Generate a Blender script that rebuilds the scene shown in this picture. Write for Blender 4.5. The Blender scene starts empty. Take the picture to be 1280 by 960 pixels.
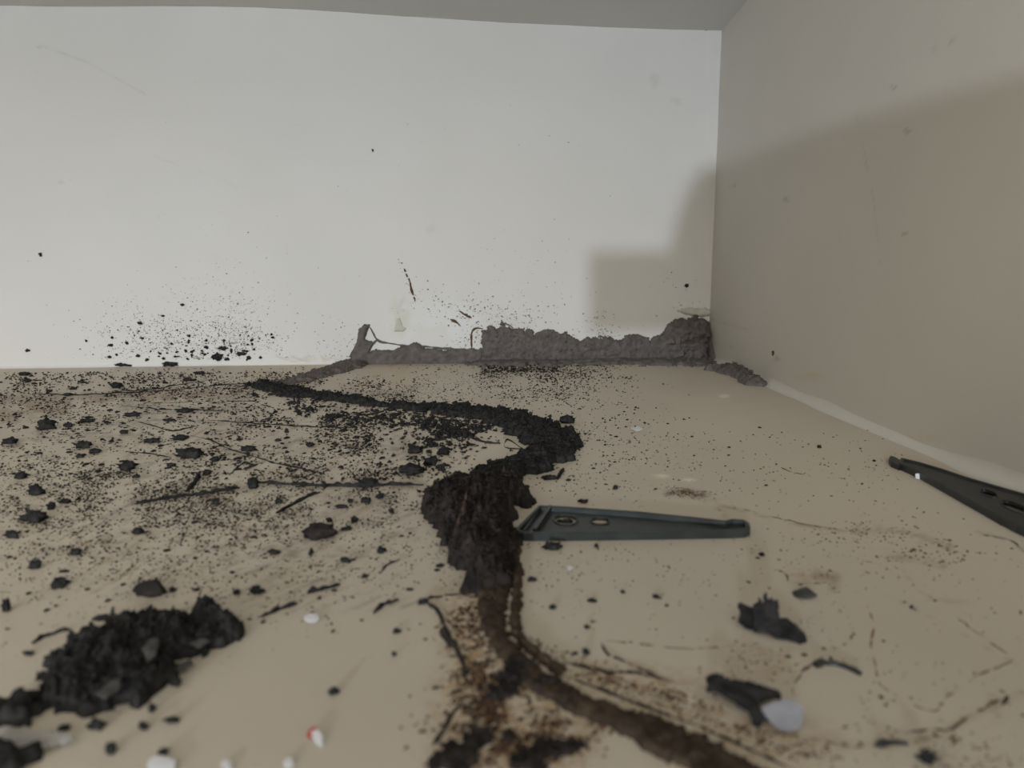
import bpy, bmesh, math, random
import numpy as np
from mathutils import Vector, Matrix
random.seed(7); RNG = np.random.default_rng(11)
C = bpy.context.scene.collection

# ------------------------------------------------------------------ camera
F, PITCH, HC = 900.0, math.atan(136/900.0), 0.12
cam = bpy.data.cameras.new('camera'); camo = bpy.data.objects.new('camera', cam); C.objects.link(camo)
cam.sensor_width = 36; cam.lens = 36*F/1280; cam.clip_start = 0.01
camo.location = (0, 0, HC); camo.rotation_euler = (math.pi/2-PITCH, 0, 0)
cam.dof.use_dof = True; cam.dof.focus_distance = 0.66; cam.dof.aperture_fstop = 11
bpy.context.scene.camera = camo
# ------------------------------------------------------------------ world, light, exposure
w = bpy.data.worlds.new('world'); bpy.context.scene.world = w; w.use_nodes = True
w.node_tree.nodes['Background'].inputs[0].default_value = (1.0, 0.955, 0.87, 1)
w.node_tree.nodes['Background'].inputs[1].default_value = 1.02
LP = Vector((-0.72, -2.4, 0.36))
ld = bpy.data.lights.new('room_lamp', 'AREA'); ld.shape = 'DISK'; ld.size = 0.07; ld.energy = 31
ld.color = (0.80, 0.88, 1.0)
lo = bpy.data.objects.new('room_lamp', ld); C.objects.link(lo); lo.location = LP
lo.rotation_euler = (Vector((1.6, 0.95, 0.15))-LP).to_track_quat('-Z', 'Y').to_euler()
wd_ = bpy.data.lights.new('fill_light', 'AREA'); wd_.shape = 'RECTANGLE'; wd_.size = 1.1; wd_.size_y = 0.8; wd_.energy = 19; wd_.color = (1.0, 0.95, 0.86)  # added fill light, brightens the back floor and the shaded side
wo = bpy.data.objects.new('fill_light', wd_); C.objects.link(wo); wo.location = (0.05, -1.7, 0.92)
wo.rotation_euler = (Vector((0.1, 0.75, 0.0))-wo.location).to_track_quat('-Z', 'Y').to_euler()
vs = bpy.context.scene.view_settings
vs.view_transform = 'Standard'; vs.look = 'None'; vs.gamma = 1; vs.exposure = 0.25

# ------------------------------------------------------------------ where pixels of the photograph lie in the place
cp, sp = math.cos(PITCH), math.sin(PITCH)
CO = np.array([0, 0, HC])
def ray(px, py):
    px = np.asarray(px, float); py = np.asarray(py, float)
    x = (px-640)/F; y = -(py-480)/F
    return np.stack([x, cp+y*sp, -sp+y*cp], -1)
class Frame:
    def __init__(s, O, U, V):
        s.O = np.array(O, float); s.U = np.array(U, float); s.V = np.array(V, float)
        s.U /= np.linalg.norm(s.U); s.V /= np.linalg.norm(s.V)
        s.N = np.cross(s.U, s.V)
    def hit(s, px, py):
        r = ray(px, py); t = ((s.O-CO)@s.N)/(r@s.N)
        return CO+r*t[..., None] if r.ndim > 1 else CO+r*t
    def uv(s, px, py):
        p = s.hit(px, py)-s.O
        return np.stack([p@s.U, p@s.V], -1)
    def w(s, u, v, h):
        u = np.asarray(u)[..., None]; v = np.asarray(v)[..., None]; h = np.asarray(h)[..., None]
        return s.O+u*s.U+v*s.V+h*s.N
    def scale(s, px, py):                                   # metres per pixel
        p = s.hit(px, py)-CO
        return float(p[1]*cp-p[2]*sp)/F
def pixel(P):
    d = P-CO; f = d[..., 1]*cp-d[..., 2]*sp
    f = np.where(f < 0.02, 0.02, f)
    return 640+F*d[..., 0]/f, 480-F*(d[..., 1]*sp+d[..., 2]*cp)/f
FL = Frame((0, 0, 0), (1, 0, 0), (0, 1, 0))
CORNER = FL.hit(885, 450)
bd = ray(9885, 343); bd[2] = 0
BW = Frame(CORNER, bd, (0, 0, 1))                           # back wall, u grows to the right, normal to the viewer
rd = -ray(632, 344); rd[2] = 0
RW = Frame(CORNER, rd, (0, 0, 1))                           # right wall, u grows towards the viewer
if BW.N[1] > 0: BW.N = -BW.N
if RW.N[0] > 0: RW.N = -RW.N
ZC = float(BW.uv(885, 38)[1])
FRONT = -0.12

# ------------------------------------------------------------------ noise
def h2(ix, iy, s):
    n = (ix*374761393+iy*668265263+s*974634777) & 0xffffffff
    n = ((n ^ (n >> 13))*1274126177) & 0xffffffff
    return ((n ^ (n >> 16)) & 0xffff)/65535.0
def vn(x, y, s=0):
    ix = np.floor(x).astype(np.int64); iy = np.floor(y).astype(np.int64)
    fx = x-ix; fy = y-iy; fx = fx*fx*(3-2*fx); fy = fy*fy*(3-2*fy)
    a = h2(ix, iy, s); b = h2(ix+1, iy, s); c = h2(ix, iy+1, s); d = h2(ix+1, iy+1, s)
    return (a*(1-fx)+b*fx)*(1-fy)+(c*(1-fx)+d*fx)*fy
def fbm(x, y, s=0, o=4):
    r = 0; a = 0.5; t = 0
    for k in range(o):
        r = r+a*vn(x*2**k, y*2**k, s+k*17); t += a; a *= 0.55
    return r/t

# ------------------------------------------------------------------ materials
def srgb(r, g, b):
    f = lambda c: ((c/255+0.055)/1.055)**2.4 if c > 10 else c/255/12.92
    return (f(r), f(g), f(b), 1)
def mat(name, c1, c2, scale=200, rough=0.9, bump=0.3, bscale=600, attr=None, spec=0.3, bdist=0.0006, detail=6):
    m = bpy.data.materials.new(name); m.use_nodes = True; nt = m.node_tree; L = nt.links
    b = nt.nodes['Principled BSDF']
    tc = nt.nodes.new('ShaderNodeTexCoord')
    n = nt.nodes.new('ShaderNodeTexNoise'); n.inputs['Scale'].default_value = scale; n.inputs['Detail'].default_value = detail
    L.new(tc.outputs['Object'], n.inputs['Vector'])
    r = nt.nodes.new('ShaderNodeValToRGB'); r.color_ramp.elements[0].color = c1; r.color_ramp.elements[1].color = c2
    r.color_ramp.elements[0].position = 0.35; r.color_ramp.elements[1].position = 0.68
    L.new(n.outputs['Fac'], r.inputs[0]); out = r.outputs[0]
    if attr:
        a = nt.nodes.new('ShaderNodeVertexColor'); a.layer_name = attr
        mx = nt.nodes.new('ShaderNodeMix'); mx.data_type = 'RGBA'; mx.blend_type = 'MULTIPLY'; mx.inputs[0].default_value = 1
        L.new(out, mx.inputs[6]); L.new(a.outputs[0], mx.inputs[7]); out = mx.outputs[2]
    L.new(out, b.inputs['Base Color'])
    b.inputs['Roughness'].default_value = rough; b.inputs['Specular IOR Level'].default_value = spec
    n2 = nt.nodes.new('ShaderNodeTexNoise'); n2.inputs['Scale'].default_value = bscale; n2.inputs['Detail'].default_value = 4
    L.new(tc.outputs['Object'], n2.inputs['Vector'])
    bp = nt.nodes.new('ShaderNodeBump'); bp.inputs['Strength'].default_value = bump; bp.inputs['Distance'].default_value = bdist
    L.new(n2.outputs['Fac'], bp.inputs['Height']); L.new(bp.outputs[0], b.inputs['Normal'])
    return m
M = dict(
 floor=mat('cream_painted_floor', (0.53, 0.475, 0.39, 1), (0.57, 0.515, 0.425, 1), 6, 0.5, 0.12, 60, 'stain_sheen', 0.35),
 wall=mat('white_painted_wall', (0.70, 0.695, 0.67, 1), (0.74, 0.735, 0.71, 1), 4, 0.62, 0.15, 90, 'stain_sheen', 0.25),
 rwall=mat('cream_painted_side_wall', (0.59, 0.565, 0.515, 1), (0.63, 0.605, 0.555, 1), 4, 0.6, 0.15, 60, 'stain_sheen', 0.25),
 ceil=mat('grey_painted_ceiling', (0.68, 0.69, 0.675, 1), (0.72, 0.73, 0.715, 1), 4, 0.7, 0.1, 80),
 dark=mat('black_loose_mud', srgb(36, 36, 37), srgb(60, 59, 58), 260, 1.0, 0.8, 900, spec=0.08),
 pile=mat('dark_brown_mud', srgb(36, 34, 34), srgb(64, 58, 55), 120, 1.0, 0.8, 800, spec=0.08),
 ridge=mat('grey_brown_mud', srgb(98, 93, 90), srgb(116, 110, 107), 130, 1.0, 0.7, 700, spec=0.05),
 brown=mat('brown_mud_crust', srgb(56, 49, 43), srgb(88, 75, 62), 150, 1.0, 0.5, 700, spec=0.06),
 ltbrown=mat('thin_tan_mud', srgb(112, 88, 68), srgb(142, 116, 90), 200, 1.0, 0.5, 700, spec=0.05),
 rust=mat('rusty_mud_grains', srgb(74, 57, 47), srgb(112, 87, 68), 300, 1.0, 0.2, spec=0.05),
 flake=mat('dark_grey_flake', srgb(58, 59, 58), srgb(88, 87, 84), 180, 0.9, 0.6, 500, spec=0.15),
 plastic=mat('black_green_plastic', srgb(37, 42, 41), srgb(53, 59, 57), 90, 0.42, 0.35, 500, spec=0.45, bdist=0.0003),
 plastic2=mat('black_plastic', srgb(33, 34, 34), srgb(44, 45, 45), 90, 0.45, 0.25, 400, spec=0.4, bdist=0.0003),
 white=mat('white_scrap_and_glint', srgb(205, 205, 208), srgb(225, 225, 228), 80, 0.7, 0.1),
 bluegrey=mat('blue_grey_wing', srgb(140, 142, 150), srgb(168, 170, 178), 60, 0.5, 0.1),
 red=mat('red_scrap', srgb(168, 62, 52), srgb(190, 84, 70), 80, 0.7, 0.1),
 chip=mat('pale_plaster', srgb(186, 190, 178), srgb(206, 208, 196), 60, 0.8, 0.4, 200),
 clear=mat('milky_plastic', srgb(150, 148, 144), srgb(170, 168, 164), 40, 0.35, 0.1),
)

# ------------------------------------------------------------------ mesh helpers
def mesh(name, V, Fc, m, parent=None, smooth=False):
    me = bpy.data.meshes.new(name)
    V = np.asarray(V, np.float32); 
    if isinstance(Fc, np.ndarray):
        n, k = Fc.shape
        me.vertices.add(len(V)); me.vertices.foreach_set('co', V.ravel())
        me.loops.add(n*k); me.loops.foreach_set('vertex_index', Fc.astype(np.int32).ravel())
        me.polygons.add(n); me.polygons.foreach_set('loop_start', np.arange(0, n*k, k, dtype=np.int32))
        me.update(calc_edges=True)
    else:
        me.from_pydata([tuple(v) for v in V], [], Fc)
    if smooth: me.polygons.foreach_set('use_smooth', [True]*len(me.polygons))
    me.materials.append(m); me.validate()
    o = bpy.data.objects.new(name, me); C.objects.link(o)
    if parent is not None:
        o.parent = parent; o.matrix_parent_inverse = Matrix.Identity(4)
        q = Vector((0, 0, 0)); p_ = parent
        while p_ is not None: q += Vector(p_.location); p_ = p_.parent
        o.location = -q
    return o
def tag(o, label, cat, group=None):
    o['label'] = label; o['category'] = cat
    if group: o['group'] = group
    return o
def recentre(o):                                             # origin at the foot of the thing
    me = o.data; n = len(me.vertices); a = np.empty(n*3, np.float32); me.vertices.foreach_get('co', a); a = a.reshape(-1, 3)
    c = np.array([a[:, 0].mean(), a[:, 1].mean(), a[:, 2].min()], np.float32)
    me.vertices.foreach_set('co', (a-c).ravel()); me.update()
    o.location = Vector([float(x) for x in c])+Vector(o.location)
    return o
def empty(name, loc):
    o = bpy.data.objects.new(name, None); C.objects.link(o); o.location = loc; o.empty_display_size = .01; return o
def struct(o): o['kind'] = 'structure'; return o
def stuff(o): o['kind'] = 'stuff'; return o

# ------------------------------------------------------------------ stains and painted sheen (colour with a shape of its own, kept per vertex)
class StainSheen:
    def __init__(s, P):
        s.px, s.py = pixel(P); s.c = np.ones((len(P), 3)); s.P = P
    def stroke(s, pts, wd, col, k=1.0, soft=0.6, nscale=25, seed=0):
        pts = np.array(pts, float)
        lo_ = pts.min(0)-wd*3; hi_ = pts.max(0)+wd*3
        I = np.where((s.px > lo_[0]) & (s.px < hi_[0]) & (s.py > lo_[1]) & (s.py < hi_[1]))[0]
        if len(I) == 0: return
        x = s.px[I]; y = s.py[I]; d = np.full(len(I), 1e9)
        for a, b in zip(pts[:-1], pts[1:]):
            ab = b-a; t = np.clip(((x-a[0])*ab[0]+(y-a[1])*ab[1])/(ab@ab+1e-9), 0, 1)
            d = np.minimum(d, np.hypot(x-a[0]-t*ab[0], y-a[1]-t*ab[1]))
        n = fbm(x/nscale, y/nscale*1.6, seed+5)
        m = np.clip((1-d/wd)/soft, 0, 1)*np.clip((n-0.32)*3.2, 0, 1)*k
        s.c[I] = s.c[I]*(1-m[:, None])+np.array(col)*m[:, None]
    def blob(s, x0, y0, rx, ry, col, k=1.0, nscale=20, seed=0, rough=3.0):
        e = ((s.px-x0)/rx)**2+((s.py-y0)/ry)**2; I = np.where(e < 1)[0]
        n = fbm(s.px[I]/nscale, s.py[I]/nscale*1.5, seed+9)
        m = np.clip(1-e[I], 0, 1)**0.7*np.clip((n-0.35)*rough, 0, 1)*k
        s.c[I] = s.c[I]*(1-m[:, None])+np.array(col)*m[:, None]
    def write(s, o):
        a = o.data.color_attributes.new('stain_sheen', 'FLOAT_COLOR', 'POINT')
        a.data.foreach_set('color', np.concatenate([s.c, np.ones((len(s.c), 1))], 1).astype(np.float32).ravel())
def gridfaces(nu, nv, flip=False):
    i = np.arange(nu-1)[:, None]*nv+np.arange(nv-1)[None, :]
    q = np.stack([i, i+nv, i+nv+1, i+1], -1).reshape(-1, 4)
    return q[:, ::-1] if flip else q
def slab_grid(name, m, P3, down, flip=False):                # a surface grid with a closed back, down = thickness vector
    nu, nv = P3.shape[:2]; V = P3.reshape(-1, 3)
    q = gridfaces(nu, nv, flip)
    n = len(V); border = list(range(0, nv))+[i*nv+nv-1 for i in range(1, nu)]+[(nu-1)*nv+j for j in range(nv-2, -1, -1)]+[i*nv for i in range(nu-2, 0, -1)]
    B = V[border]+down; V2 = np.concatenate([V, B]); k = len(border)
    side = np.array([[border[a], border[(a+1) % k], n+(a+1) % k, n+a] for a in range(k)])
    cs = [n+0, n+nv-1, n+nv-1+nu-1, n+nv-1+nu-1+nv-1]
    return mesh(name, V2, np.concatenate([q, side, np.array([cs])]), m), V2

# floor
ys = [-0.14, -0.1, -0.06, -0.03, 0.0, 0.03]
while ys[-1] < 1.22: ys.append(ys[-1]+max(0.0009, 0.0032*max(ys[-1], .01)**1.2))
ys = np.array(ys); xs = np.linspace(-0.95, 0.62, 760)
X, Y = np.meshgrid(xs, ys, indexing='ij')
# trim grid to the walls: everything beyond the back wall is slid onto the wall line
nb = BW.N[:2]; lim = (CORNER[:2]@nb-X*nb[0])/nb[1]
Y2 = np.minimum(Y, lim+0.006)
P = np.stack([X, Y2, (fbm(X*6, Y2*6, 3)-0.5)*0.0014], -1)
floor, Vf = slab_grid('floor', M['floor'], P, np.array([0, 0, -0.02])); struct(floor)
st = StainSheen(Vf)
BR = (0.52, 0.42, 0.34); DK = (0.30, 0.26, 0.24); LT = (1.16, 1.17, 1.2)
st.blob(860, 520, 150, 46, (1.08, 1.07, 1.06), 0.7, 90, 1)  # floor sheen painted in as a lighter patch
st.blob(200, 520, 420, 60, (0.86, 0.83, 0.82), 0.9, 70, 2)
st.blob(420, 470, 170, 22, (0.9, 0.80, 0.66), 0.9, 50, 3)
for i, (pts, wd, k) in enumerate([([(-20, 512), (60, 506), (140, 500), (250, 492), (330, 486)], 10, .75), ([(-20, 520), (40, 520), (80, 512)], 7, .9),
        ([(0, 497), (120, 494), (220, 489)], 5, .6), ([(160, 512), (240, 513), (330, 508)], 5, .5), ([(160, 628), (230, 618), (330, 606), (430, 607), (530, 607)], 6, .55),
        ([(220, 615), (260, 592)], 9, .6), ([(430, 500), (470, 490), (520, 498)], 8, .4)]):
    st.stroke(pts, wd*1.3, BR if i < 3 else DK, min(1, k*1.3), 1.0, 14, i)
for i in range(260):                                         # sweep marks left by wiping
    x = random.uniform(90, 500); y = random.uniform(540, 770); l = random.uniform(15, 60); s_ = random.uniform(.35, .62)
    st.stroke([(x, y), (x+l, y-l*s_)], random.uniform(1.5, 4), random.choice([DK, BR, (0.5, 0.5, 0.56)]), random.uniform(.25, .75), 1, 8, i)
for i in range(60):
    x = random.uniform(0, 420); y = random.uniform(490, 560); l = random.uniform(20, 90)
    st.stroke([(x, y), (x+l, y-l*random.uniform(-.05, .12))], random.uniform(1, 2.5), DK, random.uniform(.2, .6), 1, 8, i)
for i in range(420):                                         # fine smudges of wiped mud
    x = random.uniform(0, 520); y = random.uniform(478, 700); r_ = random.uniform(3, 16)
    st.blob(x, y, r_, r_*.45, random.choice([DK, BR, (0.48, 0.47, 0.47)]), random.uniform(.25, .75), 4, i, 4)
# tan bed round the lower trail
for (x, y, rx, ry, k) in [(590, 800, 48, 75, 1), (600, 880, 75, 90, 1), (680, 900, 90, 60, 1), (640, 945, 120, 45, .9), (840, 870, 120, 38, .8), (760, 845, 90, 26, .8), (930, 930, 140, 50, .8),
        (560, 740, 30, 26, .5), (960, 830, 60, 30, .5), (1010, 720, 38, 12, .6)]:
    st.blob(x, y, rx, ry, (0.74, 0.58, 0.42), k, 7, 4, 3.5)
for i, (pts, wd, k, c) in enumerate([
        ([(835, 617), (860, 616), (882, 621)], 8, 1, DK), ([(893, 625), (905, 645)], 8, .5, BR), ([(895, 630), (935, 640), (990, 655), (1050, 663), (1085, 668)], 3, .7, BR),
        ([(1070, 660), (1110, 662)], 8, .6, BR), ([(1120, 664), (1150, 670), (1190, 685)], 7, .6, BR), ([(1110, 695), (1150, 700), (1180, 707)], 7, .7, BR),
        ([(1150, 680), (1185, 682)], 6, .6, BR), ([(1020, 720), (1045, 722), (1042, 735)], 9, .8, BR), ([(930, 665), (940, 690)], 7, .4, BR),
        ([(1160, 750), (1210, 753)], 5, .5, (0.62, 0.55, 0.62)), ([(1120, 700), (1140, 728), (1160, 745)], 2.5, .4, BR),
        ([(1220, 665), (1262, 675), (1282, 690)], 3, .8, DK), ([(690, 822), (750, 838), (795, 841), (838, 852)], 4, .8, DK),
        ([(1010, 925), (1100, 935), (1180, 915), (1240, 880), (1280, 865)], 8, .7, BR), ([(1160, 925), (1180, 955)], 16, .7, DK), ([(1240, 870), (1250, 900)], 8, .6, BR),
        ([(840, 768), (1000, 800)], 0.1, 0, BR), ([(1100, 740), (1180, 780), (1270, 830)], 2, .35, BR)]):
    st.stroke(pts, wd, c, k, 1.0, 9, 40+i)
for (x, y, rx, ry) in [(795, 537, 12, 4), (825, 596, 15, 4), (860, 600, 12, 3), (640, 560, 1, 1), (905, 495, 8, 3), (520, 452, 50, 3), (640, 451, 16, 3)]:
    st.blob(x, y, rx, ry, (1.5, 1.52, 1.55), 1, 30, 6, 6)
st.write(floor)
BN = BW.N; RN = RW.N
# back wall
us = np.linspace(-1.0, 0.012, 620); zs = np.linspace(-0.004, ZC+0.03, 300)
Ug, Zg = np.meshgrid(us, zs, indexing='ij')
P = BW.w(Ug, Zg, (fbm(Ug*5, Zg*5, 8)-0.5)*0.002+(fbm(Ug*22, Zg*22, 9)-0.5)*0.0006)
wb, Vw = slab_grid('wall_back', M['wall'], P, -BN*0.02, True); struct(wb)
st = StainSheen(Vw)
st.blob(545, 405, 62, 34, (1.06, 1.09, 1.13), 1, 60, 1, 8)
st.blob(500, 395, 16, 30, (0.86, 0.84, 0.70), .9, 14, 2, 4)
st.stroke([(492, 414), (498, 385), (505, 372)], 4, (0.75, 0.75, 0.62), .7, 1, 9, 3)
st.stroke([(60, 60), (110, 78), (182, 118)], 2.2, (0.86, 0.86, 0.86), .8, 1, 20, 4)
st.stroke([(190, 195), (250, 215), (297, 234)], 2.2, (0.86, 0.86, 0.86), .8, 1, 20, 5)
st.blob(538, 280, 9, 14, (0.84, 0.84, 0.85), .8, 9, 6)
st.blob(818, 102, 8, 12, (0.86, 0.86, 0.84), .8, 9, 7); st.blob(848, 126, 12, 8, (0.84, 0.84, 0.82), .8, 9, 8)
st.blob(52, 59, 8, 3, (0.75, 0.75, 0.75), .8, 9, 8); st.blob(76, 228, 5, 3, (0.7, 0.7, 0.7), .8, 9, 8)
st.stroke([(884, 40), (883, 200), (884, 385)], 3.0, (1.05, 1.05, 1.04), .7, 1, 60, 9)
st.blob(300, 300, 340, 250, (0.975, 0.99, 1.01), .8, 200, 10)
st.blob(640, 420, 60, 30, (0.95, 0.93, 0.92), .8, 10, 11)
for i in range(26):
    x = random.uniform(350, 500); st.stroke([(x, 452), (x+random.uniform(-25, 25), 445)], 2, (0.8, 0.72, 0.62), .5, 1, 8, i)
st.write(wb)
# right wall, a little bulged plaster
us = np.linspace(-0.012, CORNER[1]-FRONT, 360); zs = np.linspace(-0.004, ZC+0.03, 200)
Ug, Zg = np.meshgrid(us, zs, indexing='ij')
P = RW.w(Ug, Zg, 0); P = P+RN*((fbm(Ug*4, Zg*4, 18)-0.5)*0.004)[..., None]
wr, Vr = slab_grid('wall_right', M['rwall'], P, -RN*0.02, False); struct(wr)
st = StainSheen(Vr)
st.stroke([(1066, 122), (1080, 190), (1092, 250), (1097, 300)], 1.6, (0.8, 0.79, 0.76), .8, 1, 30, 1)
for (x, y) in [(1118, 109), (1134, 164), (1168, 62), (983, 249), (915, 232), (1130, 293), (1096, 327), (972, 448), (1188, 51)]: st.blob(x, y, 6, 3.5, (0.7, 0.68, 0.64), .9, 5, 2, 6)
st.blob(905, 420, 26, 30, (1.07, 1.08, 1.03), .8, 30, 3)
st.stroke([(890, 400), (935, 412)], 3, (0.88, 0.86, 0.8), .8, 1, 12, 3); st.stroke([(892, 428), (930, 437)], 3, (0.86, 0.84, 0.78), .8, 1, 12, 3)
for (x, y) in [(1135, 552), (1205, 582), (1160, 548), (1010, 470), (1240, 590)]: st.blob(x, y, 22, 7, (0.96, 0.84, 0.62), .7, 8, 5)
st.write(wr)
LX = -0.83
us = np.linspace(FRONT, 1.2, 60); zs = np.linspace(-0.004, ZC+0.03, 24); Ug, Zg = np.meshgrid(us, zs, indexing='ij')
P = np.stack([Ug*0+LX+(fbm(Ug*4, Zg*4, 58)-.5)*.004, Ug, Zg], -1)
wl, Vl = slab_grid('wall_left', M['rwall'], P, np.array([-0.02, 0, 0]), True); struct(wl); StainSheen(Vl).write(wl)
# ceiling, sagging and bulging a little along the back edge
xs = np.linspace(-0.97, 0.60, 120); ys = np.linspace(FRONT, 1.24, 90)
X, Y = np.meshgrid(xs, ys, indexing='ij')
bx = BW.hit(330, 12)[0]; lim = (CORNER[:2]@nb-X*nb[0])/nb[1]+0.006; Yc = np.minimum(Y, lim)
Z = ZC+0.0085*np.exp(-((X-bx)/0.22)**2)+(fbm(X*7, Yc*7, 31)-0.5)*0.003
ce, _ = slab_grid('ceiling', M['ceil'], np.stack([X, Yc, Z], -1), np.array([0, 0, 0.03]), True); struct(ce)
# rounded caulk fillets where floor meets the walls
def fillet(name, fr, u0, u1, r, m, flip):
    V = []; n = 120; k = 7; A = []
    for i in range(n):
        u = u0+(u1-u0)*i/(n-1); rr = r*(0.8+0.5*vn(np.array(u*18.), np.array(3.3), 4))
        for j in range(k):
            a = (math.pi/2)*j/(k-1); h = rr*(1-math.sin(a))-0.0006; v = rr*(1-math.cos(a))-0.0006
            V.append(fr.O+fr.U*u+fr.N*h+np.array([0, 0, 1])*v)
    V = np.array(V); o = mesh(name, V, gridfaces(n, k, flip), m, smooth=True); struct(o)
    s2 = StainSheen(V); s2.c *= 1.0; s2.write(o); return o
fillet('trim_1', RW, 0.0, CORNER[1]-FRONT, 0.011, M['rwall'], False)
fillet('trim_2', BW, -1.0, 0.0, 0.005, M['wall'], True)

# unseen blocker added behind the viewer: outline projected from the wanted wall shadow
def shadow_blocker():
    yp = FRONT-0.01
    back = [(736, 414), (736, 314), (836, 314), (850, 262), (868, 222), (884, 206)]
    pts = [BW.hit(*p) for p in back]
    for (px, py) in ((1000, 172), (1130, 134), (1279, 96)): pts.append(RW.hit(px, py))
    top_near = pts[-1]
    pts.append(RW.w(CORNER[1]-0.02, top_near[2]-0.006, 0))
    pts.append(RW.w(CORNER[1]-0.02, 0.0, 0))
    pts.append(CORNER+np.array([0, 0, 0.0])); pts.append(BW.hit(852, 414))
    L = np.array(LP); out = []
    for p in pts:
        t = (yp-L[1])/(p[1]-L[1]); q = L+(p-L)*t; out.append((q[0], q[2]))
    return yp, out
yp, out = shadow_blocker()
n = len(out)
V = [(x, yp, z) for x, z in out]+[(x, yp-0.012, z) for x, z in out]
o = mesh('light_blocker', V, [tuple(range(n)), tuple(range(2*n-1, n-1, -1))]+[(i, (i+1) % n+0, (i+1) % n+n, i+n) for i in range(n)], M['ceil']); struct(o)

# ------------------------------------------------------------------ mud crusts
def seg_sd(U, V, pts, rad):
    sd = np.full(U.shape, -1e9)
    for i in range(len(pts)-1):
        a, b = pts[i], pts[i+1]; ab = b-a
        t = np.clip(((U-a[0])*ab[0]+(V-a[1])*ab[1])/(ab@ab+1e-12), 0, 1)
        sd = np.maximum(sd, rad[i]*(1-t)+rad[i+1]*t-np.hypot(U-a[0]-t*ab[0], V-a[1]-t*ab[1]))
    return sd
def poly_sd(U, V, pts):
    ins = np.zeros(U.shape, bool); d = np.full(U.shape, 1e9); n = len(pts)
    for i in range(n):
        a, b = pts[i], pts[(i+1) % n]; ab = b-a
        t = np.clip(((U-a[0])*ab[0]+(V-a[1])*ab[1])/(ab@ab+1e-12), 0, 1)
        d = np.minimum(d, np.hypot(U-a[0]-t*ab[0], V-a[1]-t*ab[1]))
        c = ((a[1] > V) != (b[1] > V)) & (U < (b[0]-a[0])*(V-a[1])/(b[1]-a[1]+1e-12)+a[0])
        ins ^= c
    return np.where(ins, d, -d)
def crust(name, m, fr, cell, H, edge, polys=(), strokes=(), rough=0.002, nf=120, lump=1.0, seed=0, holes=(), parent=None, crumbs=0, csize=0.001, cm=None):
    P2 = [fr.uv(np.array([p[0] for p in q]), np.array([p[1] for p in q])) for q in polys]
    S2 = [(fr.uv(np.array([p[0] for p in q]), np.array([p[1] for p in q])), np.array([p[2]/1000 for p in q])) for q in strokes]
    HO = [fr.uv(np.array([p[0] for p in q]), np.array([p[1] for p in q])) for q in holes]
    allp = np.concatenate(P2+[s[0]-s[1].max() for s in S2]+[s[0]+s[1].max() for s in S2]); lo_ = allp.min(0)-2*rough-cell*2; hi_ = allp.max(0)+2*rough+cell*2
    u = np.arange(lo_[0], hi_[0], cell); v = np.arange(lo_[1], hi_[1], cell)
    U, V = np.meshgrid(u, v, indexing='ij'); sd = np.full(U.shape, -1e9)
    for q in P2: sd = np.maximum(sd, poly_sd(U, V, q))
    for q, r in S2: sd = np.maximum(sd, seg_sd(U, V, q, r))
    for q in HO: sd = np.minimum(sd, -poly_sd(U, V, q))
    sd = sd+(fbm(U*nf, V*nf, seed, 4)-0.5)*2*rough*1.6
    k = np.clip(sd/edge, 0, 1); k = np.sqrt(k*(2-k))
    n1 = fbm(U*nf*1.1, V*nf*1.1, seed+50, 5); n2 = RNG.random(U.shape); n3 = fbm(U*nf*3.1, V*nf*3.1, seed+90, 3)
    h = H*k*(1-0.75*lump+lump*(0.25+1.0*n1))*(1-0.45*lump*(1-n3))+H*k*0.10*lump*n2
    h = np.where(sd > 0, np.maximum(h, 0.0002), -0.0008)
    ok = sd > 0; cellok = ok[:-1, :-1] | ok[1:, :-1] | ok[:-1, 1:] | ok[1:, 1:]
    nv = V.shape[1]; i = np.arange(U.shape[0]-1)[:, None]*nv+np.arange(nv-1)[None, :]
    ju = RNG.uniform(-.3, .3, U.shape)*cell; jv = RNG.uniform(-.3, .3, U.shape)*cell
    flip = fr is BW
    q = np.stack([i, i+nv, i+nv+1, i+1], -1)[cellok]
    if np.dot(np.cross(fr.U, fr.V), fr.N) < 0: q = q[:, ::-1]
    P = fr.w(U+ju, V+jv, h).reshape(-1, 3)
    used, inv = np.unique(q.ravel(), return_inverse=True)
    o = mesh(name, P[used], inv.reshape(-1, 4), m, parent)
    if parent is None: recentre(o)
    if crumbs:
        I = np.argwhere(sd > edge*0.1); I = I[RNG.integers(0, len(I), crumbs)]
        pos = fr.w(U[I[:, 0], I[:, 1]], V[I[:, 0], I[:, 1]], h[I[:, 0], I[:, 1]]+csize*0.15)
        c = grains('crumbs', pos, csize*RNG.uniform(.5, 1.8, crumbs), cm or m, o); stuff(c)
    return o
OCT = np.array([(1, 0, 0), (0, 1, 0), (-1, 0, 0), (0, -1, 0), (0, 0, 1), (0, 0, -1.)])
OF = np.array([(0, 1, 4), (1, 2, 4), (2, 3, 4), (3, 0, 4), (1, 0, 5), (2, 1, 5), (3, 2, 5), (0, 3, 5)])
def grains(name, pos, size, m, parent=None, flat=0.75):
    n = len(pos); V = OCT[None]*RNG.uniform(.5, 1.3, (n, 6, 1))
    a = RNG.uniform(0, 6.28, n); ca, sa = np.cos(a)[:, None], np.sin(a)[:, None]
    st_ = RNG.uniform(.7, 1.7, (n, 1))
    x = V[..., 0]*st_; y = V[..., 1]
    V = np.stack([x*ca-y*sa, x*sa+y*ca, V[..., 2]*flat], -1)*np.asarray(size)[:, None, None]*0.5
    V = V+pos[:, None, :]+RNG.uniform(-.1, .1, V.shape)*np.asarray(size)[:, None, None]
    return mesh(name, V.reshape(-1, 3), (OF[None]+np.arange(n)[:, None, None]*6).reshape(-1, 3), m, parent)

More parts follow.
